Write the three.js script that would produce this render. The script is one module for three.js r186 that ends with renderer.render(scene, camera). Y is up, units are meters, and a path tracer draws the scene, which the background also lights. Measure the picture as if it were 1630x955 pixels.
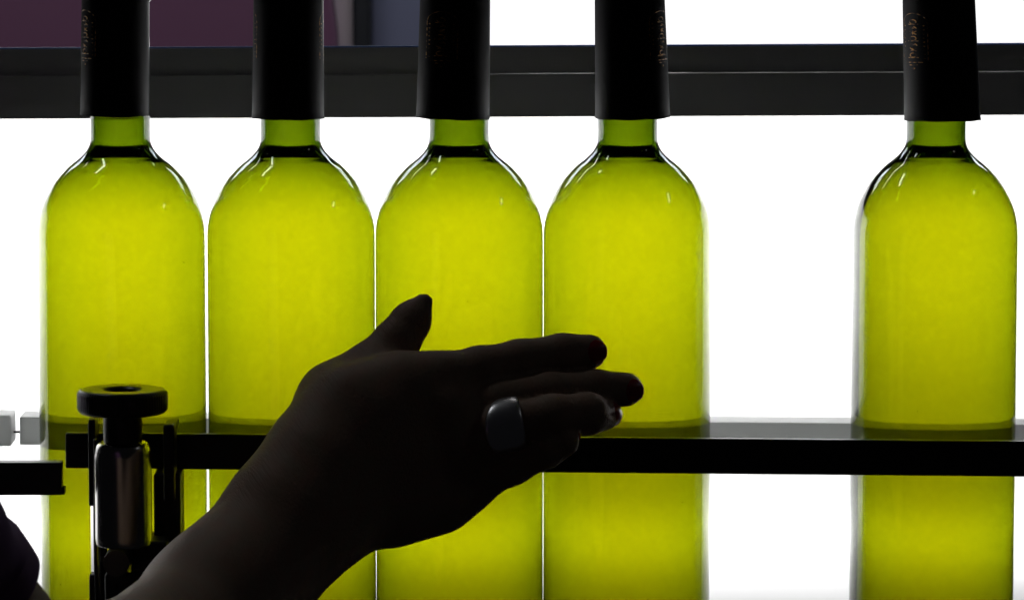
import * as THREE from 'three';
import { RoundedBoxGeometry } from 'three/addons/geometries/RoundedBoxGeometry.js';
import { RectAreaLightUniformsLib } from 'three/addons/lights/RectAreaLightUniformsLib.js';
import { mergeGeometries } from 'three/addons/utils/BufferGeometryUtils.js';

// ---------------------------------------------------------------- camera, light, exposure
const scene = new THREE.Scene();
const FOCAL = 7000, W = 1630, H = 955, PITCH = THREE.MathUtils.degToRad(6.5), DIST = 2.0;
const AIM = new THREE.Vector3(0, 0.1518, 0);
const camera = new THREE.PerspectiveCamera(2 * Math.atan(H / 2 / FOCAL) * 180 / Math.PI, W / H, 0.05, 60);
camera.position.set(0, AIM.y + DIST * Math.sin(PITCH), DIST * Math.cos(PITCH));
camera.lookAt(AIM);
camera.updateMatrixWorld(true);
camera.focus = 1.95;
camera.userData.fStop = 26;
scene.background = new THREE.Color().setRGB(0.003, 0.003, 0.0035);   // the unlit room around

const renderer = new THREE.WebGLRenderer({ antialias: true });
renderer.toneMapping = THREE.LinearToneMapping;
renderer.toneMappingExposure = 1.0;
renderer.shadowMap.enabled = true;
RectAreaLightUniformsLib.init();

// the light sources: two strips inside the light box, the room's lamps and windows (their fittings are built further down)
const BOX_TUBE = { radiance: 21, w: 0.030, h: 0.098, row: 395 };
const BOX_STRIP = { radiance: 7.9, w: 0.012, h: 0.024, row: 852 };
const CEILING_RADIANCE = 8, FAR_WINDOW_RADIANCE = 2.2, HIGH_WINDOW_RADIANCE = 4.2;

// ---------------------------------------------------------------- helpers
const right = new THREE.Vector3(), up = new THREE.Vector3(), back = new THREE.Vector3();
camera.matrixWorld.extractBasis(right, up, back);
// a photo pixel's direction met with the plane z = const, the plane being the one its thing stands in
function P(px, py, z) {
  const d = right.clone().multiplyScalar((px - W / 2) / FOCAL).addScaledVector(up, (H / 2 - py) / FOCAL).sub(back);
  return camera.position.clone().addScaledVector(d, (z - camera.position.z) / d.z);
}
const mm = (px, z) => px * (camera.position.z - z) / FOCAL / Math.cos(PITCH) ** 1;   // length of px pixels in metres at depth z
let seedValue = 7;
const rnd = () => { seedValue = (seedValue * 1664525 + 1013904223) >>> 0; return seedValue / 4294967296; };
const used = new Map();
function numbered(name) { const n = used.get(name) ?? 0; used.set(name, n + 1); return n ? name + '_' + String(n).padStart(3, '0') : name; }
function tag(o, label, category, group, kind) {
  if (label) o.userData.label = label;
  if (category) o.userData.category = category;
  if (group) o.userData.group = group;
  if (kind) o.userData.kind = kind;
  return o;
}
function thing(name, label, category, position = [0, 0, 0], group, kind) {
  const g = new THREE.Group(); g.name = numbered(name); g.position.set(...position); scene.add(g);
  return tag(g, label, category, group, kind);
}
function part(name, geometry, material, parent = scene) {
  const m = new THREE.Mesh(geometry, material); m.name = parent === scene ? numbered(name) : name;
  m.castShadow = m.receiveShadow = true; parent.add(m); return m;
}
const box = (x0, x1, y0, y1, z0, z1, r = 0.0006) => new RoundedBoxGeometry(x1 - x0, y1 - y0, z1 - z0, 3, r).translate((x0 + x1) / 2, (y0 + y1) / 2, (z0 + z1) / 2);
const lathe = (pts, n = 128) => new THREE.LatheGeometry(pts.map(([r, y]) => new THREE.Vector2(Math.max(r, 0), y)), n);
// a polyline with every corner rounded off
function rounded(pts, radius, steps = 5) {
  const out = [];
  pts.forEach((p, i) => {
    if (i === 0 || i === pts.length - 1) return out.push(p);
    const a = pts[i - 1], b = pts[i + 1], r = Math.min(p[2] ?? radius, Math.hypot(p[0] - a[0], p[1] - a[1]) / 2.01, Math.hypot(p[0] - b[0], p[1] - b[1]) / 2.01);
    const la = Math.hypot(p[0] - a[0], p[1] - a[1]), lb = Math.hypot(p[0] - b[0], p[1] - b[1]);
    const s = [p[0] + (a[0] - p[0]) / la * r, p[1] + (a[1] - p[1]) / la * r], e = [p[0] + (b[0] - p[0]) / lb * r, p[1] + (b[1] - p[1]) / lb * r];
    for (let k = 0; k <= steps; k++) { const t = k / steps; out.push([s[0] * (1 - t) ** 2 + 2 * p[0] * t * (1 - t) + e[0] * t * t, s[1] * (1 - t) ** 2 + 2 * p[1] * t * (1 - t) + e[1] * t * t]); }
  });
  return out;
}
function noiseTexture(size, octaves, lo, hi, stretch = [1, 1]) {
  const a = new Float32Array(size * size), seed = Math.floor(rnd() * 1e6);
  const hash = (x, y, o) => { let h = Math.imul(x * 374761393 + y * 668265263 + o * 144269 + seed, 1274126177); h ^= h >>> 13; h = Math.imul(h, 1103515245); return ((h ^ (h >>> 16)) >>> 0) / 4294967296; };
  for (let y = 0; y < size; y++) for (let x = 0; x < size; x++) {
    let s = 0, w = 0;
    for (const [cells, amp] of octaves) {
      const cx = Math.max(1, Math.round(cells * stretch[0])), cy = Math.max(1, Math.round(cells * stretch[1]));
      const u = x / size * cx, v = y / size * cy, i = Math.floor(u), j = Math.floor(v), f = u - i, g = v - j, e = f * f * (3 - 2 * f), h = g * g * (3 - 2 * g);
      const q = (a1, b1) => hash((i + a1) % cx, (j + b1) % cy, cells);
      s += amp * ((q(0, 0) * (1 - e) + q(1, 0) * e) * (1 - h) + (q(0, 1) * (1 - e) + q(1, 1) * e) * h); w += amp;
    }
    a[y * size + x] = s / w;
  }
  const d = new Uint8Array(size * size * 4);
  for (let i = 0; i < a.length; i++) { const v = Math.max(0, Math.min(255, (lo + (hi - lo) * a[i]) * 255)); d[i * 4] = d[i * 4 + 1] = d[i * 4 + 2] = v; d[i * 4 + 3] = 255; }
  const t = new THREE.DataTexture(d, size, size); t.magFilter = THREE.LinearFilter; t.wrapS = t.wrapT = THREE.RepeatWrapping; t.needsUpdate = true; return t;
}
const lin = (r, g, b) => new THREE.Color().setRGB(r, g, b);
const std = (o) => new THREE.MeshStandardMaterial(o), phys = (o) => new THREE.MeshPhysicalMaterial(o);

// ---------------------------------------------------------------- materials
const M = {
  glass: phys({ name: 'bottle_glass', color: lin(1, 1, 1), roughness: 0, ior: 1.52, transmission: 1, thickness: 0.0026, attenuationColor: lin(0.285, 0.365, 0.04), attenuationDistance: 0.005 }),
  wine: phys({ name: 'white_wine', color: lin(1, 1, 1), roughness: 0, ior: 1.345, transmission: 1, thickness: 0.07, attenuationColor: lin(0.90, 0.72, 0.012), attenuationDistance: 0.07 }),
  diffuser: phys({ name: 'opal_acrylic', color: lin(0.9, 0.9, 0.9), roughness: 1, transmission: 1, thickness: 0, specularIntensity: 0.1 }),
  housing: std({ color: lin(0.5, 0.5, 0.5), roughness: 0.8 }),
  frame: std({ color: lin(0.5, 0.5, 0.49), roughness: 0.55 }),
  tube: std({ color: lin(0.8, 0.8, 0.8), emissive: lin(1, 1, 1), emissiveIntensity: 0.3, roughness: 0.4 }),
  blackPlastic: std({ color: lin(0.012, 0.012, 0.013), roughness: 0.42 }),
  knobPlastic: std({ color: lin(0.015, 0.015, 0.016), roughness: 0.3 }),
  railPlastic: phys({ color: lin(0.66, 0.67, 0.66), roughness: 0.7, transmission: 0.5, thickness: 0 }),
  steel: std({ color: lin(0.42, 0.41, 0.4), metalness: 1, roughness: 0.22 }),
  polished: std({ color: lin(0.75, 0.75, 0.74), metalness: 1, roughness: 0.12 }),
  darkSteel: std({ color: lin(0.10, 0.095, 0.095), metalness: 0.7, roughness: 0.42 }),
  blackSteel: std({ color: lin(0.03, 0.028, 0.03), metalness: 0.3, roughness: 0.45 }),
  dirt: std({ color: lin(0.05, 0.04, 0.03), roughness: 0.8 }),
  skin: phys({ color: lin(0.34, 0.235, 0.17), roughness: 0.55, specularIntensity: 0.4, bumpMap: noiseTexture(512, [[9, 1], [40, 0.8], [110, 0.7]], 0, 1), bumpScale: 0.00035, vertexColors: true }),
  nail: phys({ color: lin(0.32, 0.012, 0.025), roughness: 0.35, clearcoat: 0.4, clearcoatRoughness: 0.15 }),
  silver: std({ color: lin(0.78, 0.78, 0.8), metalness: 1, roughness: 0.32 }),
  sleeve: phys({ color: lin(0.14, 0.06, 0.15), roughness: 0.9, sheen: 0.4, sheenColor: lin(0.2, 0.12, 0.22) }),
  purple: std({ color: lin(0.14, 0.058, 0.122), roughness: 0.85 }),
  pale: std({ color: lin(0.82, 0.72, 0.8), roughness: 0.7 }),
  darkPost: std({ color: lin(0.01, 0.012, 0.018), roughness: 0.5 }),
  blueGrey: std({ color: lin(0.15, 0.165, 0.27), roughness: 0.8 }),
  pane: std({ color: lin(0.8, 0.8, 0.8), emissive: lin(1, 1, 1), emissiveIntensity: 1, roughness: 0.5 }),
  bluePane: std({ color: lin(0.8, 0.8, 0.8), emissive: lin(0.82, 0.9, 1), emissiveIntensity: 0.6, roughness: 0.5 }),
  film: phys({ color: lin(0.10, 0.26, 0.62), roughness: 0.4, transmission: 0.4, thickness: 0 }),
  belt: std({ color: lin(0.18, 0.18, 0.18), roughness: 0.35, metalness: 0.8 }),
};

// ---------------------------------------------------------------- the light box behind the bottles
const ZP = -0.13;                                                  // its diffuser
const BOXL = -0.46, BOXR = 0.285, BOXB = -0.10;
const yAt = (row, z) => P(815, row, z).y;
{
  const g = thing('light_box', 'wide glowing white inspection light box with dark frame bars, behind the wine bottles', 'light box', [(BOXL + BOXR) / 2, BOXB, ZP]);
  const at = (geo) => geo.translate(-g.position.x, -g.position.y, -g.position.z);
  const ySeam = yAt(118, ZP + 0.014), yTop = yAt(75, ZP + 0.012), yLow = yAt(187, ZP + 0.016);
  part('diffuser', at(new THREE.PlaneGeometry(BOXR - BOXL, ySeam - 0.0002 - BOXB).translate((BOXL + BOXR) / 2, (ySeam - 0.0002 + BOXB) / 2, ZP)), M.diffuser, g);
  const t = 0.004, D = 0.13;
  const shell = mergeGeometries([
    box(BOXL - t, BOXR + t, BOXB - t, ySeam + 0.004, ZP - D - t, ZP - D),
    box(BOXL - t, BOXL, BOXB - t, ySeam + 0.004, ZP - D + 0.0002, ZP + 0.003),
    box(BOXR, BOXR + t, BOXB - t, ySeam + 0.004, ZP - D + 0.0002, ZP + 0.003),
    box(BOXL + 0.0002, BOXR - 0.0002, BOXB - t, BOXB, ZP - D + 0.0002, ZP + 0.003),
    box(BOXL + 0.0002, BOXR - 0.0002, ySeam, ySeam + 0.0036, ZP - D + 0.0002, ZP + 0.003),
  ]);
  part('housing', at(shell), M.housing, g);
  // the two frame bars with a hairline seam between them that opens a little towards one end
  const upperBar = box(BOXL - 0.01, BOXR + 0.01, 0, yTop - ySeam, ZP + 0.009, ZP + 0.012, 0.0003);
  upperBar.rotateZ(0.0047).translate(0, ySeam + 0.00017, 0);
  const upper = part('frame_bar', at(upperBar), M.frame, g);
  part('edge_film', at(box(BOXL, BOXR, yTop - ySeam + 0.00002, yTop - ySeam + 0.0007, ZP + 0.0095, ZP + 0.0115, 0.0002).rotateZ(0.0047).translate(0, ySeam + 0.00017, 0)), M.film, upper);
  const lowerBar = box(BOXL - 0.01, BOXR + 0.01, yLow - ySeam, 0, ZP + 0.009, ZP + 0.013, 0.0003);
  lowerBar.rotateZ(0.0040).translate(0, ySeam, 0);
  part('frame_bar', at(lowerBar), M.frame, g);
  for (const b of [BOX_TUBE, BOX_STRIP]) {
    const y = yAt(b.row, ZP), len = BOXR - BOXL - 0.03;
    part('fluorescent_tube', at(new THREE.CapsuleGeometry(b.w / 2, len - b.w, 6, 20).rotateZ(Math.PI / 2).translate((BOXL + BOXR) / 2, y, ZP - b.h - b.w / 2 - 0.002)), M.tube, g);
    const l = new THREE.RectAreaLight(0xffffff, b.radiance, len, b.w);
    l.name = 'light_box_tube_light'; l.position.set((BOXL + BOXR) / 2, y, ZP - b.h); l.rotation.y = Math.PI; scene.add(l);
  }
}

// ---------------------------------------------------------------- what shows above the light box, out of focus
{
  const z = -1.1, yb = -0.3, yt = 0.56, X = (px) => P(px, 40, z).x;
  const shape = new THREE.Shape();
  const a = X(538) - 0.004, w0 = X(-420);
  shape.moveTo(w0, yb); shape.lineTo(a, yb); shape.lineTo(a, yAt(60, z)); shape.quadraticCurveTo(a - 0.001, yAt(20, z), X(515), yAt(-30, z)); shape.lineTo(X(440), yt); shape.lineTo(w0, yt);
  tag(part('purple_panel', new THREE.ExtrudeGeometry(shape, { depth: 0.03, bevelEnabled: true, bevelSize: 0.004, bevelThickness: 0.004, curveSegments: 20 }).translate(0, 0, z), M.purple), 'blurred plum purple panel seen above the light box', 'panel');
  tag(part('pale_post', new THREE.CylinderGeometry((X(566) - X(528)) / 2, (X(566) - X(528)) / 2, yt - yb, 32).translate(X(547), (yt + yb) / 2, z - 0.03), M.pale), 'blurred pale lilac post beside the purple panel', 'post');
  tag(part('dark_post', box(X(562), X(590), yb, yt, z - 0.03, z + 0.01, 0.003), M.darkPost), 'blurred black post between pale post and blue-grey panel', 'post');
  tag(part('blue_grey_panel', box(X(589.5), X(700), yb, yt, z - 0.05, z - 0.01, 0.003), M.blueGrey), 'blurred blue-grey panel beside the black post', 'panel');
  // the bright window at the far side
  const x0 = X(715), x1 = X(1950), y0 = yAt(330, -1.3), y1 = 0.56;
  const win = thing('bright_window', 'overexposed white window behind the light box', 'window', [(x0 + x1) / 2, y0, -1.3]);
  part('pane', new THREE.PlaneGeometry(x1 - x0, y1 - y0).translate(0, (y1 - y0) / 2, 0), M.pane, win);
  const fr = mergeGeometries([box((x0 - x1) / 2 - 0.03, (x0 - x1) / 2, 0, y1 - y0, -0.02, 0.012), box((x1 - x0) / 2, (x1 - x0) / 2 + 0.03, 0, y1 - y0, -0.02, 0.012), box((x0 - x1) / 2 - 0.03, (x1 - x0) / 2 + 0.03, -0.03, -0.0005, -0.02, 0.013)]);
  part('window_frame', fr, M.darkPost, win);
  const l = new THREE.RectAreaLight(0xffffff, FAR_WINDOW_RADIANCE, x1 - x0, y1 - y0);
  l.name = 'bright_window_light'; l.position.set((x0 + x1) / 2, (y0 + y1) / 2, -1.29); l.rotation.y = Math.PI; scene.add(l);
  // a rect light shines along -z of its own; turned by pi it faces the camera side
}

// ---------------------------------------------------------------- lamps of the room, above and beside the frame
for (const [x, y, z, turn, len, strength, label] of [[-0.60, 1.27, -0.22, -0.8, 0.36, 1, 'ceiling lamp over the row of touching bottles'], [1.24, 1.19, 0.24, 0.5, 0.22, 0.4, 'low hanging lamp beside the bottle standing apart']]) {
  const g = thing('ceiling_lamp', label, 'lamp', [x, y, z], 'lamps over the bottling line'); g.rotation.y = turn;
  part('lamp_housing', box(-0.045, 0.045, 0.01, 0.06, -len / 2, len / 2, 0.004), M.housing, g);
  part('lamp_diffuser', box(-0.035, 0.035, 0, 0.0098, -len / 2 + 0.01, len / 2 - 0.01, 0.002), M.pane, g);
  const l = new THREE.RectAreaLight(lin(0.95, 0.98, 1), CEILING_RADIANCE * strength, 0.07, len - 0.02);
  l.name = 'ceiling_lamp_light'; l.position.set(x, y - 0.002, z); l.rotation.set(-Math.PI / 2, 0, turn, 'XYZ'); scene.add(l);
}
{
  const g = thing('wall_lamp', 'long lamp shining back onto the purple and blue-grey panels', 'lamp', [-0.25, 0.85, -0.55]);
  g.lookAt(-0.25, 0.15, -1.1);
  part('lamp_housing', box(-0.45, 0.45, -0.05, 0.05, -0.06, 0, 0.004), M.housing, g);
  part('lamp_diffuser', box(-0.43, 0.43, -0.035, 0.035, 0.0002, 0.006, 0.002), M.pane, g);
  const l = new THREE.RectAreaLight(lin(1, 0.98, 0.95), 13, 0.86, 0.07);
  l.name = 'wall_lamp_light'; scene.add(l); g.updateMatrixWorld(true);
  l.position.copy(g.localToWorld(new THREE.Vector3(0, 0, 0.008)));
  l.quaternion.copy(g.quaternion).multiply(new THREE.Quaternion().setFromAxisAngle(new THREE.Vector3(0, 1, 0), Math.PI));
}
// high windows of the far wall, mirrored on the bottles' shoulders
for (const [x0, x1, label] of [[-0.98, -0.36, 'high window above the purple panel'], [0.36, 0.98, 'high window above the overexposed window']]) {
  const y0 = 0.62, y1 = 0.95, z = -1.25, n = 3, w = (x1 - x0) / n;
  const g = thing('high_window', label, 'window', [(x0 + x1) / 2, y0, z]);
  for (let i = 0; i < n; i++) {
    part('pane', new THREE.PlaneGeometry(w - 0.03, y1 - y0).translate(x0 - g.position.x + (i + 0.5) * w, (y1 - y0) / 2, 0), M.bluePane, g);
    part('mullion', box(x0 - g.position.x + i * w - 0.014, x0 - g.position.x + i * w + 0.014, -0.03, y1 - y0 + 0.03, -0.015, 0.015), M.darkPost, g);
    const l = new THREE.RectAreaLight(lin(0.82, 0.9, 1), HIGH_WINDOW_RADIANCE, w - 0.03, y1 - y0);
    l.name = 'high_window_light'; l.position.set(x0 + (i + 0.5) * w, (y0 + y1) / 2, z + 0.008); l.rotation.y = Math.PI; scene.add(l);
  }
  part('mullion', box(x1 - g.position.x - 0.014, x1 - g.position.x + 0.014, -0.03, y1 - y0 + 0.03, -0.015, 0.015), M.darkPost, g);
}
// ---------------------------------------------------------------- conveyor under the bottles
tag(part('conveyor', box(-0.5, 0.45, -0.038, -0.018, -0.055, 0.055, 0.001), M.belt), undefined, undefined, undefined, 'structure');

// ---------------------------------------------------------------- wine bottles
const GLASS = (() => {
  const k = 1e-3;
  const shoulder = [[37.5, 12], [37.5, 60], [37.5, 120], [37.5, 168], [37.5, 174], [37.5, 178.5], [37.46, 182], [37.27, 185.5], [36.82, 188.8], [36.13, 192], [35.09, 195.2], [33.71, 198.3], [32.08, 201.4], [30.36, 204.4], [28.23, 207.3], [26.01, 209.8], [23.79, 212.1], [21.72, 213.9], [19.64, 215.5], [17.87, 217], [16.39, 218.5], [15.2, 220], [14.31, 221.6], [13.77, 223.2], [13.5, 225], [13.41, 227.5], [13.4, 232], [13.4, 245], [13.4, 270], [13.4, 287]];
  const curve = new THREE.SplineCurve(shoulder.slice(3).map(([r, y]) => new THREE.Vector2(r, y)));
  const outer = [[0, -4], [12, -5.5], [22, -11], [27, -16.5], [29.5, -17.9], [32, -17.95], [34.6, -17], [36.6, -14.4], [37.4, -11], [37.5, -6], [37.5, 40], [37.5, 70], [37.5, 100], [37.5, 130], [37.5, 155], ...curve.getPoints(110).map((p) => [p.x, p.y])];
  const rim = [[14.4, 288.5], [14.6, 292], [14.6, 297], [14.2, 299.2], [13, 300], [10.5, 299.8], [9.5, 298.8], [9.25, 296]];
  const wall = (y) => y < 185 ? 2.6 : y > 226 ? 5.1 : 2.6 + 2.5 * THREE.MathUtils.smoothstep(y, 188, 226);
  const innerUp = curve.getPoints(110).map((p, i, a) => {
    const q = a[Math.min(i + 1, a.length - 1)], o = a[Math.max(i - 1, 0)], dx = q.x - o.x, dy = q.y - o.y, L = Math.hypot(dx, dy), w = wall(p.y);
    return [p.x - dy / L * w, p.y + dx / L * w];
  }).filter((p, i, a) => i === 0 || p[1] > a[i - 1][1]);
  const innerLow = [[0, 1], [12, -0.5], [21, -5], [26, -9.5], [29, -11.4], [31.5, -11.4], [33.6, -9.8], [34.7, -7], [34.9, -3], [34.9, 15], [34.9, 60], [34.9, 110], [34.9, 150]];
  const inner = [...innerLow, ...innerUp];
  return { outer, rim, inner, k };
})();
const bottleGlass = lathe([...GLASS.outer, ...GLASS.rim, ...GLASS.inner.slice().reverse()].map(([r, y]) => [r * GLASS.k, y * GLASS.k]), 144);
function wineBody(level) {
  const side = GLASS.inner.filter(([, y]) => y < level - 1.4).map(([r, y]) => [r < 1 ? 0 : r + 0.06, y - (r < 30 && y < 20 ? 0.06 : 0)]);
  const r = side[side.length - 1][0];
  const top = [[r, level - 0.9], [r, level], [r - 0.35, level - 0.35], [r - 1.0, level - 0.8], [r - 2.0, level - 1.0], [r - 4, level - 1.05], [0, level - 1.05]];
  return lathe([...side, ...top].map(([a, b]) => [a * 1e-3, b * 1e-3]), 144);
}
// gold print on the capsule: a small crest with an arched outline and a column of ornaments
const crest = (() => {
  const S = 512, c = document.createElement('canvas'); c.width = S; c.height = S;
  const x = c.getContext('2d'); x.fillStyle = '#000'; x.fillRect(0, 0, S, S);
  x.strokeStyle = x.fillStyle = '#fff';
  const draw = (cx) => {
    x.lineWidth = 3; x.beginPath(); x.moveTo(cx - 44, 360); x.lineTo(cx - 44, 170); x.quadraticCurveTo(cx - 44, 110, cx, 104); x.quadraticCurveTo(cx + 44, 110, cx + 44, 170); x.lineTo(cx + 44, 360); x.stroke();
    for (let j = 0; j < 9; j++) for (const s of [-1, 1]) {                     // beaded border
      x.beginPath(); x.arc(cx + s * 34, 172 + j * 22, 3.2, 0, 7); x.fill();
    }
    x.lineWidth = 4;
    for (let j = 0; j < 7; j++) {
      const y = 150 + j * 30; x.beginPath();
      if (j % 3 === 0) { x.arc(cx, y, 11, 0, 7); x.moveTo(cx - 18, y + 14); x.lineTo(cx + 18, y + 14); }
      else if (j % 3 === 1) { x.moveTo(cx - 14, y + 10); x.quadraticCurveTo(cx, y - 20, cx + 14, y + 10); x.moveTo(cx - 6, y + 4); x.lineTo(cx + 6, y + 4); }
      else { x.moveTo(cx - 12, y - 9); x.lineTo(cx + 12, y + 9); x.moveTo(cx + 12, y - 9); x.lineTo(cx - 12, y + 9); x.moveTo(cx, y - 12); x.lineTo(cx, y + 12); }
      x.stroke();
    }
    x.beginPath(); x.moveTo(cx - 30, 370); x.lineTo(cx + 30, 370); x.moveTo(cx - 14, 384); x.lineTo(cx + 14, 384); x.stroke();
    x.beginPath(); x.arc(cx, 402, 6, 0, 7); x.fill();
  };
  x.setTransform(0.9, 0, 0, 0.64, 128 * 0.1, 138 - 104 * 0.64); draw(128);
  x.setTransform(0.9, 0, 0, 0.64, 384 * 0.1, 138 - 104 * 0.64); draw(384); x.setTransform(1, 0, 0, 1, 0, 0);
  const img = x.getImageData(0, 0, S, S), tint = document.createElement('canvas'); tint.width = tint.height = S;
  const q = tint.getContext('2d'), o = q.createImageData(S, S), mask = new Uint8Array(S * S * 4);
  for (let i = 0; i < S * S; i++) {
    const px = i % S, py = (i / S) | 0, w = 0.5 + 0.5 * Math.sin(px * 0.21 + 2.2 * Math.sin(py * 0.13)) * Math.sin(py * 0.17 + 1.7 * Math.sin(px * 0.11)), worn = (w < 0.42 ? 0.18 : w < 0.6 ? 0.55 : 1) * (0.7 + 0.3 * rnd()), v = img.data[i * 4] / 255 * worn;
    o.data[i * 4] = 18 + v * 195; o.data[i * 4 + 1] = 14 + v * 138; o.data[i * 4 + 2] = 17 + v * 58; o.data[i * 4 + 3] = 255;
    mask[i * 4] = v * 255; mask[i * 4 + 1] = 255 * (0.52 - 0.2 * v); mask[i * 4 + 2] = 255 * v; mask[i * 4 + 3] = 255;
  }
  q.putImageData(o, 0, 0);
  const map = new THREE.CanvasTexture(tint); map.colorSpace = THREE.SRGBColorSpace; map.wrapS = THREE.RepeatWrapping;
  const flip = new Uint8Array(mask.length); for (let y = 0; y < S; y++) flip.set(mask.subarray(y * S * 4, (y + 1) * S * 4), (S - 1 - y) * S * 4);
  const mt = new THREE.DataTexture(flip, S, S); mt.magFilter = THREE.LinearFilter; mt.wrapS = THREE.RepeatWrapping; mt.needsUpdate = true;
  return phys({ name: 'capsule_foil', color: lin(1, 1, 1), map, metalness: 1, metalnessMap: mt, roughness: 1, roughnessMap: mt, bumpMap: mt, bumpScale: 0.00025, specularIntensity: 0.5 });
})();
function capsuleGeometry(rTop, rLow, yLow, slant) {
  const yTop = 0.3014, t = 0.0004;
  const prof = rounded([[rLow, yLow, 0.0002], [rLow - 0.0002, yLow + 0.002], [rTop, yTop, 0.0022], [0, yTop]], 0.0002, 6);
  const out = []; for (let i = 0; i < prof.length - 1; i++) { const n = i > 1 && i < prof.length - 2 ? 1 : 6; for (let k = 0; k < n; k++) out.push([prof[i][0] + (prof[i + 1][0] - prof[i][0]) * k / n, prof[i][1] + (prof[i + 1][1] - prof[i][1]) * k / n]); } out.push(prof[prof.length - 1]);
  const inner = [[0, yTop - t], [rTop - 0.0024, yTop - t], [rTop - t, yTop - 0.0026], [rLow - t, yLow + 0.0002], [rLow, yLow]];
  const g = lathe([...out, ...inner], 96);
  // u round, v up the skirt; the skirt is a little out of round and its rim a little wavy
  const p = g.attributes.position, uv = g.attributes.uv;
  for (let i = 0; i < p.count; i++) {
    let x = p.getX(i), y = p.getY(i), z = p.getZ(i);
    const a = Math.atan2(x, z), f = THREE.MathUtils.clamp((yTop - y) / (yTop - yLow), 0, 1), r = Math.hypot(x, z);
    const out1 = 1 + f * f * (0.012 * Math.cos(2 * a + slant * 40) + 0.006 * Math.cos(5 * a + 1));
    if (f > 0.93) y += slant * Math.sin(a) * r * 1 + 0.00012 * Math.cos(7 * a) * (f - 0.93) / 0.07;
    p.setXYZ(i, x * out1, y, z * out1);
    uv.setY(i, 1 - f);
  }
  g.computeVertexNormals();
  // close the seam's normals
  const n = g.attributes.normal, rows = n.count / 97;
  for (let j = 0; j < rows; j++) { const v = new THREE.Vector3(n.getX(j), n.getY(j), n.getZ(j)).add(new THREE.Vector3(n.getX(j + 96 * rows), n.getY(j + 96 * rows), n.getZ(j + 96 * rows))).normalize(); n.setXYZ(j, v.x, v.y, v.z); n.setXYZ(j + 96 * rows, v.x, v.y, v.z); }
  return g;
}
// px of the body's middle, capsule: px of its foot and of its top at the frame's edge, half width above and below (px), row of its foot, turn of the crest, wine level (mm)
const BOTTLES = [
  { px: 193.5, foot: 182.5, head: 183.5, rT: 54.5, rB: 55.5, row: 182, turn: -58, level: 236.2, slant: 0.0, label: 'full green wine bottle behind the clamp knob, at the end of the row' },
  { px: 463.5, foot: 458.5, head: 459, rT: 56, rB: 58.5, row: 187, turn: 92, level: 241, slant: 0.0, label: 'full green wine bottle second from the clamp knob, behind the wrist' },
  { px: 731, foot: 720.5, head: 724.5, rT: 56, rB: 58.5, row: 187, turn: -22, level: 242, slant: 0.01, label: 'full green wine bottle behind the raised thumb' },
  { px: 998.5, foot: 1007, head: 1002.5, rT: 55.5, rB: 60.5, row: 186, turn: 58, level: 241.5, slant: -0.01, label: 'full green wine bottle behind the outstretched fingertips' },
  { px: 1488, wide: 1.003, foot: 1501, head: 1495, rT: 57.5, rB: 61.5, row: 190, turn: -52, level: 241, slant: 0.05, label: 'full green wine bottle standing apart from the touching row' },
];
BOTTLES.forEach((b, i) => {
  const x = P(b.px, 500, 0).x;
  const g = thing('wine_bottle', b.label, 'bottle', [x, -0.018, 0], 'wine bottles on the inspection line');
  const lift = (o) => { o.position.y += 0.018; return o; };
  g.scale.set(b.wide ?? 1.0175, 1, b.wide ?? 1.0175);
  const gl = lift(part('bottle_glass', bottleGlass, M.glass, g));
  gl.rotation.y = i * 1.3;
  lift(part('wine', wineBody(b.level), M.wine, g));
  const yLow = yAt(b.row, 0), rLow = mm(b.rB, 0) / g.scale.x, rTop = mm(b.rT, 0) / g.scale.x - 0.0003;
  const cap = part('capsule', capsuleGeometry(rTop, rLow, yLow, b.slant), crest, g);
  // the loose capsule leans on the neck: foot and head do not share the bottle's axis
  const foot = P(b.foot, b.row, 0), head = P(b.head, 0, 0);
  const lean = (foot.x - head.x) / (foot.y - head.y);
  cap.rotation.order = 'ZYX';
  cap.rotation.z = -Math.atan(lean); cap.rotation.y = b.turn * Math.PI / 180 - Math.PI / 2;
  cap.position.set(foot.x - x - lean * yLow, 0.018, 0.0012);
});

// small dark specks of dirt stuck to the glass, a few on each bottle
const speckShape = new THREE.IcosahedronGeometry(1, 1);
scene.children.filter((o) => o.name.startsWith('wine_bottle')).forEach((g, i) => {
  for (let k = 0; k < 7; k++) {
    const a = (rnd() - 0.5) * 2.2, m = part('dirt_speck', speckShape, M.dirt, g), size = 0.00018 + 0.0003 * rnd() ** 2;
    m.position.set(Math.sin(a) * 0.03752, 0.03 + rnd() * 0.16, Math.cos(a) * 0.03752); m.scale.set(size * (0.7 + rnd()), size * (0.5 + rnd() * 0.6), size * 0.5); m.rotation.set(0, a, rnd() * 3);
  }
});

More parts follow.
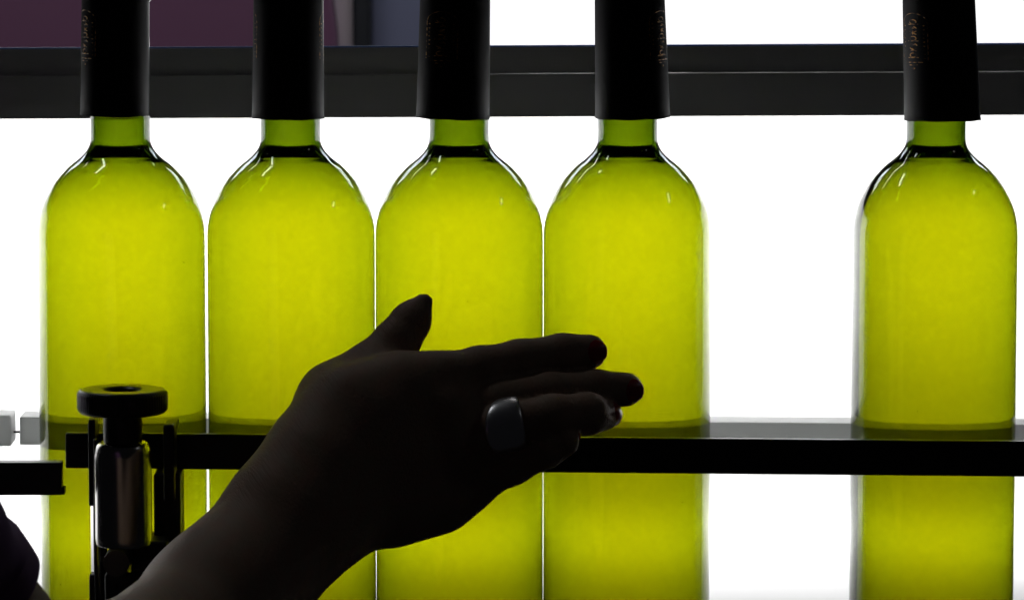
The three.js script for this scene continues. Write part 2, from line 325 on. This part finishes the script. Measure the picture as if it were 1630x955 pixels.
// ---------------------------------------------------------------- guide rails
function bar(name, a, b, h, z0, z1, material, label, parent, r = 0.0008) {   // a, b: middle of the two ends
  const len = a.distanceTo(b), g = new RoundedBoxGeometry(len, h, z1 - z0, 4, r);
  const m = part(name, g, material, parent);
  m.position.copy(a).add(b).multiplyScalar(0.5); m.position.z = (z0 + z1) / 2; m.rotation.z = Math.atan2(b.y - a.y, b.x - a.x);
  return m;
}
{
  const z = 0.047, row = (x) => 717.5 + (x - 103) * 0.0088;          // middle row of the black front rail
  const x1 = 1760;
  const m = bar('guide_rail', P(103, row(103), z), P(x1, row(x1), z), mm(57, z), 0.0425, z, M.blackPlastic);
  tag(m, 'long black guide rail in front of the wine bottles', 'rail');
  const l = thing('guide_rail', 'short black guide rail end sitting lower than the long black rail', 'rail');
  bar('rail_body', P(-140, 763, 0.062), P(97, 762.5, 0.062), mm(53, 0.062), 0.054, 0.062, M.blackPlastic, '', l);
  const tip = P(99, 781, 0.062);
  part('end_lip', box(tip.x - 0.0008, tip.x + 0.0007, tip.y - 0.002, tip.y + 0.0012, 0.055, 0.061, 0.0003), M.blackPlastic, l);
  // the pale rail behind the bottles
  const zb = -0.0395, rowb = (x) => 686 + (x - 30) * 0.0075;
  const b = bar('guide_rail', P(30, rowb(30), zb), P(1760, rowb(1760), zb), mm(45, zb), zb - 0.020, zb, M.railPlastic, undefined, scene, 0.0006);
  tag(b, 'pale grey plastic guide rail behind the wine bottles', 'rail');
  const s = thing('guide_rail', 'stub of pale grey rail joined by a thin dark pin to the long pale rail', 'rail');
  bar('rail_body', P(-140, 686, zb + 0.004), P(16.5, 686, zb + 0.004), mm(50, zb), zb - 0.016, zb + 0.004, M.railPlastic, '', s, 0.0012);
  const p0 = P(14, 688, zb - 0.006), p1 = P(34, 687, zb - 0.006);
  const pin = part('pin', new THREE.CylinderGeometry(0.00055, 0.00055, p0.distanceTo(p1), 16).rotateZ(Math.PI / 2), M.blackSteel, s);
  pin.position.copy(p0).add(p1).multiplyScalar(0.5);
}

// ---------------------------------------------------------------- rail clamp with its knob
{
  const z = 0.082, u = (px) => mm(px, z), yk = (row) => yAt(row, z);
  const cx = P(194, 640, z).x, g = thing('rail_clamp', 'black knob clamp on a steel post holding the black guide rail', 'clamp', [cx, -0.02, z]);
  const dn = (geo) => geo.translate(0, 0.02, 0);
  const R = u(72.5), yT = yk(619), yB = yk(657), hole = u(28);
  const knob = lathe(rounded([[u(30), yB + 0.001, 0.0004], [u(46), yB - 0.0003, 0.001], [R - 0.0016, yB - 0.0001, 0.0008], [R, yB + 0.0016, 0.0008], [R, yT - 0.0016, 0.0008], [R - 0.0016, yT, 0.0008], [hole + 0.0016, yT, 0.0008], [hole, yT - 0.0012, 0.0006], [hole - 0.0006, yT - 0.005, 0.0004], [0, yT - 0.0052]], 0.0006, 4), 240);
  const kp = knob.attributes.position;
  for (let i = 0; i < kp.count; i++) { const x = kp.getX(i), zz = kp.getZ(i), r = Math.hypot(x, zz); if (r > R - 0.0007) { const a = Math.round(Math.atan2(zz, x) / (Math.PI * 2) * 240); if (a % 3 === 0) { kp.setX(i, x * (1 - 0.0005 / r)); kp.setZ(i, zz * (1 - 0.0005 / r)); } } }
  knob.computeVertexNormals();
  part('knob', dn(knob), M.knobPlastic, g);
  part('collar', dn(lathe(rounded([[0, yk(716)], [u(31), yk(716)], [u(31), yB + 0.0005], [0, yB + 0.0005]], 0.0008, 3), 64)), M.blackPlastic, g);
  const yPT = yk(703), yPB = yk(868);
  part('post', dn(lathe(rounded([[0, yPB], [u(44), yPB, 0.0012], [u(45.5), yPB + 0.003], [u(45.5), yPT - 0.004, 0.002], [u(40), yPT, 0.003], [0, yPT]], 0.001, 6), 96)), M.steel, g);
  const bx = (x0, x1, r0, r1, z0, z1, r = 0.0008) => dn(box(P(x0, 640, z1).x - cx, P(x1, 640, z1).x - cx, yAt(r1, z1), yAt(r0, z1), z0 - z, z1 - z, r));
  // the two cheeks of the bracket, hooked over the rail
  part('bracket_cheek', bx(138.5, 150, 668, 806, 0.046, 0.064), M.blackSteel, g);
  part('bracket_cheek', bx(258, 276, 676, 800, 0.048, 0.066, 0.0014), M.blackSteel, g);
  part('hook', bx(271, 281, 671, 684, 0.040, 0.052, 0.001), M.blackSteel, g);
  for (const [x, zz, r0] of [[140.8, 0.054, 790], [150.6, 0.055, 866]]) {   // square bright bars set on edge, mirroring the light box with one face
    const w = 0.0037, bar2 = new RoundedBoxGeometry(w, yk(r0) - yk(1010), w, 3, 0.0003).rotateY(THREE.MathUtils.degToRad(28));
    bar2.computeBoundingBox();
    part('side_bar', dn(bar2.translate(P(x, 640, zz).x - cx - bar2.boundingBox.min.x, (yk(r0) + yk(1010)) / 2, zz - z)), M.polished, g);
  }
  part('side_plate', bx(146.5, 151, 700, 1010, 0.066, 0.072, 0.0005), M.blackSteel, g);
  part('side_plate', bx(137.5, 147, 915, 1010, 0.053, 0.063, 0.0008), M.blackSteel, g);
  part('spacer', bx(151, 161, 848, 872, 0.064, 0.084, 0.0008), M.blackSteel, g);
  part('block', bx(242, 285, 754, 884, 0.036, 0.060, 0.0015), M.blackSteel, g);
  part('block', bx(205, 262, 862, 1010, 0.048, 0.076, 0.0015), M.blackSteel, g);
  part('cross_rod', dn(new THREE.CylinderGeometry(u(21), u(21), 0.024, 40).rotateX(Math.PI / 2).translate(P(181, 640, z + 0.012).x - cx, yAt(897, z + 0.012), 0)), M.darkSteel, g);
  part('foot_block', bx(162, 250, 912, 1014, 0.050, 0.080, 0.002), M.blackSteel, g);
}

// ---------------------------------------------------------------- the inspector's arm and hand
const chainPoint = ([px, py, z, rpx]) => ({ p: P(px, py, z), r: rpx * (camera.position.z - z) / FOCAL });
const smin = (a, b, k) => { const h = Math.max(k - Math.abs(a - b), 0) / k; return Math.min(a, b) - h * h * k * 0.25; };
function capsuleDistance(q, c) {
  const { a, d, dd, ra, rb } = c, x = q[0] - a.x, y = q[1] - a.y, z = q[2] - a.z;
  let t = (x * d.x + y * d.y + z * d.z) / dd; t = t < 0 ? 0 : t > 1 ? 1 : t;
  return Math.hypot(x - d.x * t, y - d.y * t, z - d.z * t) - (ra + (rb - ra) * t);
}
const bone = (A, B) => { const a = chainPoint(A), b = chainPoint(B), d = b.p.clone().sub(a.p); return { a: a.p, d, dd: d.lengthSq() || 1e-12, ra: a.r, rb: b.r }; };
const chain = (...pts) => pts.slice(1).map((p, i) => bone(pts[i], p));

// [photo column, photo row, depth, radius in photo pixels]; depths follow from the arm reaching in front of the rail
const ELBOW = [80, 1195, 0.30, 148], SHOULDER = [-362, 600, 0.42, 175];
const palm = [
  ...chain(SHOULDER, [-132, 930, 0.34, 149], ELBOW),
  ...chain(ELBOW, [200, 1098, 0.25, 128], [342, 968, 0.185, 107], [452, 854, 0.150, 86]),
  ...chain([343, 966, 0.185, 100], [466, 812, 0.150, 93], [508, 745, 0.140, 79]),          // radius side of the wrist
  ...chain([368, 945, 0.182, 92], [490, 838, 0.150, 68], [533, 812, 0.142, 66]),          // ulna side
  ...chain([505, 735, 0.138, 74], [560, 655, 0.125, 62], [640, 625, 0.118, 54], [705, 612, 0.112, 42]),
  ...chain([510, 760, 0.138, 70], [600, 690, 0.126, 58], [712, 662, 0.117, 44]),
  ...chain([520, 790, 0.138, 68], [620, 740, 0.126, 60], [726, 712, 0.118, 45]),
  ...chain([540, 812, 0.138, 66], [630, 795, 0.122, 62], [700, 785, 0.116, 50], [745, 765, 0.114, 42]),
  ...chain([508, 705, 0.128, 60], [534, 642, 0.108, 50], [580, 620, 0.104, 42]),           // ball of the thumb
];
const fingers = [
  { k: 0.009, c: chain([535, 630, 0.106, 48], [590, 585, 0.100, 40], [632, 543, 0.093, 36], [655, 510, 0.089, 31], [674, 482, 0.087, 15.5]) },                     // thumb
  { k: 0.008, c: chain([700, 610, 0.113, 39], [762, 588, 0.108, 36], [828, 574, 0.098, 33], [895, 563, 0.090, 31], [938, 560, 0.086, 28.5]) },                    // index
  { k: 0.006, c: chain([712, 660, 0.118, 40], [790, 640, 0.114, 36], [870, 626, 0.105, 33], [945, 620, 0.096, 31], [996, 620, 0.090, 28]) },                     // middle
  { k: 0.006, c: chain([726, 708, 0.119, 42], [800, 678, 0.124, 36], [880, 663, 0.122, 34.5], [935, 659, 0.113, 33], [960, 660, 0.104, 27]) },                     // ring
  { k: 0.007, c: chain([745, 765, 0.115, 40], [815, 737, 0.120, 34], [868, 716, 0.124, 29], [900, 704, 0.125, 23]) },                     // little
];
const bumps = [[706, 590, 0.118, 16], [716, 650, 0.126, 16], [730, 705, 0.128, 16]].map(chainPoint);   // knuckles
function field(q) {
  let d = 1;
  for (const c of palm) d = smin(d, capsuleDistance(q, c), 0.012);
  for (const b of bumps) d = smin(d, Math.hypot(q[0] - b.p.x, q[1] - b.p.y, q[2] - b.p.z) - b.r, 0.012);
  let best = d;
  for (const f of fingers) {
    let e = 1; for (const c of f.c) e = smin(e, capsuleDistance(q, c), 0.0035);
    best = smin(best, smin(d, e, f.k), 0.0016);
  }
  return best;
}
// naive surface nets over a box, blocks far from the surface skipped
function surfaceNets(f, lo, hi, cell) {
  const n = [0, 1, 2].map((i) => Math.ceil((hi[i] - lo[i]) / cell) + 1), [nx, ny, nz] = n, v = new Float32Array(nx * ny * nz).fill(1), B = 8;
  const at = (i, j, k) => i + nx * (j + ny * k), q = [0, 0, 0];
  for (let k0 = 0; k0 < nz; k0 += B) for (let j0 = 0; j0 < ny; j0 += B) for (let i0 = 0; i0 < nx; i0 += B) {
    q[0] = lo[0] + (i0 + B / 2) * cell; q[1] = lo[1] + (j0 + B / 2) * cell; q[2] = lo[2] + (k0 + B / 2) * cell;
    const c = f(q), far = Math.abs(c) > B * cell * 1.3;
    for (let k = k0; k < Math.min(nz, k0 + B); k++) for (let j = j0; j < Math.min(ny, j0 + B); j++) for (let i = i0; i < Math.min(nx, i0 + B); i++) {
      if (far) { v[at(i, j, k)] = c; continue; }
      q[0] = lo[0] + i * cell; q[1] = lo[1] + j * cell; q[2] = lo[2] + k * cell; v[at(i, j, k)] = f(q);
    }
  }
  const id = new Int32Array(nx * ny * nz).fill(-1), pos = [], idx = [];
  for (let k = 0; k < nz - 1; k++) for (let j = 0; j < ny - 1; j++) for (let i = 0; i < nx - 1; i++) {
    let x = 0, y = 0, z = 0, c = 0;
    const e = (a, b, ax, ay, az, bx, by, bz) => { if ((a < 0) !== (b < 0)) { const t = a / (a - b); x += ax + (bx - ax) * t; y += ay + (by - ay) * t; z += az + (bz - az) * t; c++; } };
    const g = (a, b, d) => v[at(i + a, j + b, k + d)];
    const w = [g(0, 0, 0), g(1, 0, 0), g(0, 1, 0), g(1, 1, 0), g(0, 0, 1), g(1, 0, 1), g(0, 1, 1), g(1, 1, 1)];
    if (w.every((s) => s < 0) || w.every((s) => s >= 0)) continue;
    for (let a = 0; a < 8; a++) for (const bit of [1, 2, 4]) if (!(a & bit)) { const b = a | bit; e(w[a], w[b], a & 1, (a >> 1) & 1, a >> 2, b & 1, (b >> 1) & 1, b >> 2); }
    id[at(i, j, k)] = pos.length / 3;
    pos.push(lo[0] + (i + x / c) * cell, lo[1] + (j + y / c) * cell, lo[2] + (k + z / c) * cell);
  }
  const quad = (a, b, c, d, flip) => { if (a < 0 || b < 0 || c < 0 || d < 0) return; flip ? idx.push(a, c, b, b, c, d) : idx.push(a, b, c, b, d, c); };
  for (let k = 1; k < nz - 1; k++) for (let j = 1; j < ny - 1; j++) for (let i = 1; i < nx - 1; i++) {
    const s = v[at(i, j, k)] < 0;
    if (s !== (v[at(i + 1, j, k)] < 0)) quad(id[at(i, j - 1, k - 1)], id[at(i, j, k - 1)], id[at(i, j - 1, k)], id[at(i, j, k)], !s);
    if (s !== (v[at(i, j + 1, k)] < 0)) quad(id[at(i - 1, j, k - 1)], id[at(i, j, k - 1)], id[at(i - 1, j, k)], id[at(i, j, k)], s);
    if (s !== (v[at(i, j, k + 1)] < 0)) quad(id[at(i - 1, j - 1, k)], id[at(i, j - 1, k)], id[at(i - 1, j, k)], id[at(i, j, k)], !s);
  }
  const g = new THREE.BufferGeometry(), nor = new Float32Array(pos.length), h = cell * 0.7;
  for (let i = 0; i < pos.length; i += 3) {
    const p = [pos[i], pos[i + 1], pos[i + 2]], d = [0, 1, 2].map((c) => { const a = p.slice(), b = p.slice(); a[c] += h; b[c] -= h; return f(a) - f(b); }), L = Math.hypot(...d) || 1;
    nor[i] = d[0] / L; nor[i + 1] = d[1] / L; nor[i + 2] = d[2] / L;
  }
  g.setAttribute('position', new THREE.Float32BufferAttribute(pos, 3)); g.setAttribute('normal', new THREE.BufferAttribute(nor, 3)); g.setIndex(idx);
  return g;
}
{
  const root = P(ELBOW[0], ELBOW[1], ELBOW[2]);
  const person = thing('person', 'person in a purple short sleeve reaching a ringed hand along the bottles', 'person', root.toArray());
  const sh = P(...SHOULDER.slice(0, 3));
  const body = surfaceNets(field, [sh.x - 0.06, root.y - 0.05, 0.055], [P(1040, 600, 0.09).x, sh.y + 0.06, SHOULDER[2] + 0.055], 0.0019);
  const p = body.attributes.position, col = new Float32Array(p.count * 3);
  for (let i = 0; i < p.count; i++) {   // faint mottling of the skin
    const n = Math.sin(p.getX(i) * 410 + 2 * Math.sin(p.getY(i) * 300)) * Math.sin(p.getY(i) * 370 + p.getZ(i) * 500), m = 1 + 0.05 * n;
    col[i * 3] = m; col[i * 3 + 1] = 1 - 0.04 * n; col[i * 3 + 2] = 1 - 0.04 * n;
  }
  body.setAttribute('color', new THREE.BufferAttribute(col, 3));
  const uv = new Float32Array(p.count * 2);
  for (let i = 0; i < p.count; i++) { uv[i * 2] = (p.getX(i) + p.getY(i)) / 0.05; uv[i * 2 + 1] = (p.getY(i) - p.getX(i) + p.getZ(i)) / 0.05; }
  body.setAttribute('uv', new THREE.BufferAttribute(uv, 2));
  body.translate(-root.x, -root.y, -root.z);
  part('body', body, M.skin, person);

  // finger nails: curved plates lying on the finger ends
  const nail = (at, dir, out, w, len, lift = 0, blunt = 0.12) => {
    const g = new THREE.SphereGeometry(1, 28, 20), q = g.attributes.position;
    for (let i = 0; i < q.count; i++) { const x = q.getX(i), y = q.getY(i), z = q.getZ(i); const round = Math.max(1e-3, 1 - z * z) ** -blunt, X = x * round; q.setXYZ(i, X * w, y * 0.0011 - X * X * w * 0.45 - z * z * 0.0010, z * len); }
    g.computeVertexNormals();
    const o = out.clone().normalize(), f = dir.clone().addScaledVector(o, -dir.dot(o)).normalize(), s = new THREE.Vector3().crossVectors(o, f);
    const m = part('fingernail', g, M.nail, person);
    m.quaternion.setFromRotationMatrix(new THREE.Matrix4().makeBasis(s, o, f)); m.position.copy(at).addScaledVector(o, lift).sub(root);
  };
  const V = (x, y, z) => new THREE.Vector3(x, y, z);
  const end = (f, back2 = 0) => { const c = fingers[f].c[fingers[f].c.length - 1]; return { tip: c.a.clone().add(c.d), dir: c.d.clone().normalize(), r: c.rb }; };
  nail(P(661, 484, 0.0865), P(688, 467, 0.0865).sub(P(660, 484, 0.0865)), V(-0.52, 0.85, -0.05), 0.0050, 0.0070, -0.0006, 0.05);
  { const e = end(1); nail(e.tip.clone().addScaledVector(e.dir, -0.0002), e.dir, V(0.2, 0.1, 1), 0.0056, 0.0070, e.r * 0.93); }
  { const e = end(2); nail(e.tip.clone().addScaledVector(e.dir, -0.0002), e.dir, V(0.22, 0.02, 1), 0.0056, 0.0070, e.r * 0.93); }
  { const e = end(3); nail(e.tip.clone().addScaledVector(e.dir, 0.0012), e.dir, V(0.95, 0.25, 0.5), 0.0056, 0.0062, e.r * 0.86); }
  { const e = end(4); nail(e.tip.clone().addScaledVector(e.dir, 0.0012), e.dir, V(0.2, 0.5, -0.85), 0.0042, 0.0048, e.r * 0.86); }

  // the wide domed silver ring round the ring finger
  const c = fingers[3].c[1], mid = c.a.clone(), ax = c.d.clone().normalize(), L = c.d.length(), r0 = c.ra + 0.0004, edge = L * 0.38;
  const ref = V(0, 0, 1).addScaledVector(ax, -ax.z).normalize(), side = new THREE.Vector3().crossVectors(ax, ref);
  const NU = 96, NV = 32, pts = [], ix = [];
  for (let i = 0; i <= NU; i++) for (let j = 0; j < NV; j++) {   // one straight edge, the other bowed back over the knuckle side
    const a = i / NU * Math.PI * 2, front = 0.5 + 0.5 * Math.cos(a - 0.1), wide = 0.005 + 0.0118 * front ** 1.1, th = j / NV * Math.PI * 2;
    const s = Math.sign(Math.cos(th)) * Math.abs(Math.cos(th)) ** 0.7, dome = Math.sin(th) > 0 ? (0.0009 + 0.0007 * front) * Math.sin(th) ** 0.9 : 0.0003 * Math.sin(th);
    const w = V(0, 0, 0).addScaledVector(ref, Math.cos(a)).addScaledVector(side, Math.sin(a)).multiplyScalar(r0 + 0.0007 + dome).addScaledVector(ax, edge - wide * (1 - s) / 2).add(mid).sub(root);
    pts.push(w.x, w.y, w.z);
  }
  for (let i = 0; i < NU; i++) for (let j = 0; j < NV; j++) { const a = i * NV + j, b = i * NV + (j + 1) % NV, d = a + NV, e = b + NV; ix.push(a, b, d, b, e, d); }
  const rg = new THREE.BufferGeometry(); rg.setAttribute('position', new THREE.Float32BufferAttribute(pts, 3)); rg.setIndex(ix); rg.computeVertexNormals();
  part('ring', rg, M.silver, person).userData.label = 'wide domed polished silver ring';

  // short sleeve round the upper arm, hem and soft folds
  const A = P(-502, 420, 0.44), Bp = P(-362, 600, 0.42), C = P(-132, 930, 0.34), E = P(-100, 982, 0.335);
  const path = new THREE.CatmullRomCurve3([A, Bp, C, E]), fr = path.computeFrenetFrames(60, false), sp = [], si = [], NS = 80;
  const ring2 = (i, off) => {
    const u = i / 60, o = path.getPointAt(u), n = fr.normals[i], b = fr.binormals[i];
    for (let j = 0; j < NS; j++) {
      const a = j / NS * Math.PI * 2, fold = 0.0009 * Math.sin(3 * a + 9 * u) + 0.0005 * Math.sin(7 * a - 14 * u) + 0.0006 * Math.sin(u * 38 + 2 * Math.sin(a)) * (u < 0.9 ? 1 : 0.3);
      const r = 0.0505 - 0.0085 * u + fold + (u > 0.93 ? 0.0012 : 0) + off;
      const w = o.clone().addScaledVector(n, Math.cos(a) * r).addScaledVector(b, Math.sin(a) * r).sub(root); sp.push(w.x, w.y, w.z);
    }
  };
  for (let i = 0; i <= 60; i++) ring2(i, 0);
  for (let i = 60; i >= 0; i--) ring2(i, -0.002);
  const rows = 122;
  for (let i = 0; i < rows; i++) for (let j = 0; j < NS; j++) { const a = i * NS + j, b = i * NS + (j + 1) % NS, d = ((i + 1) % rows) * NS + j, e = ((i + 1) % rows) * NS + (j + 1) % NS; si.push(a, b, d, b, e, d); }
  const sg = new THREE.BufferGeometry(); sg.setAttribute('position', new THREE.Float32BufferAttribute(sp, 3)); sg.setIndex(si); sg.computeVertexNormals();
  part('sleeve', sg, M.sleeve, person).userData.label = 'dark purple short sleeve';
}

scene.traverse((o) => { if (o.isMesh) o.castShadow = o.receiveShadow = true; });
renderer.render(scene, camera);
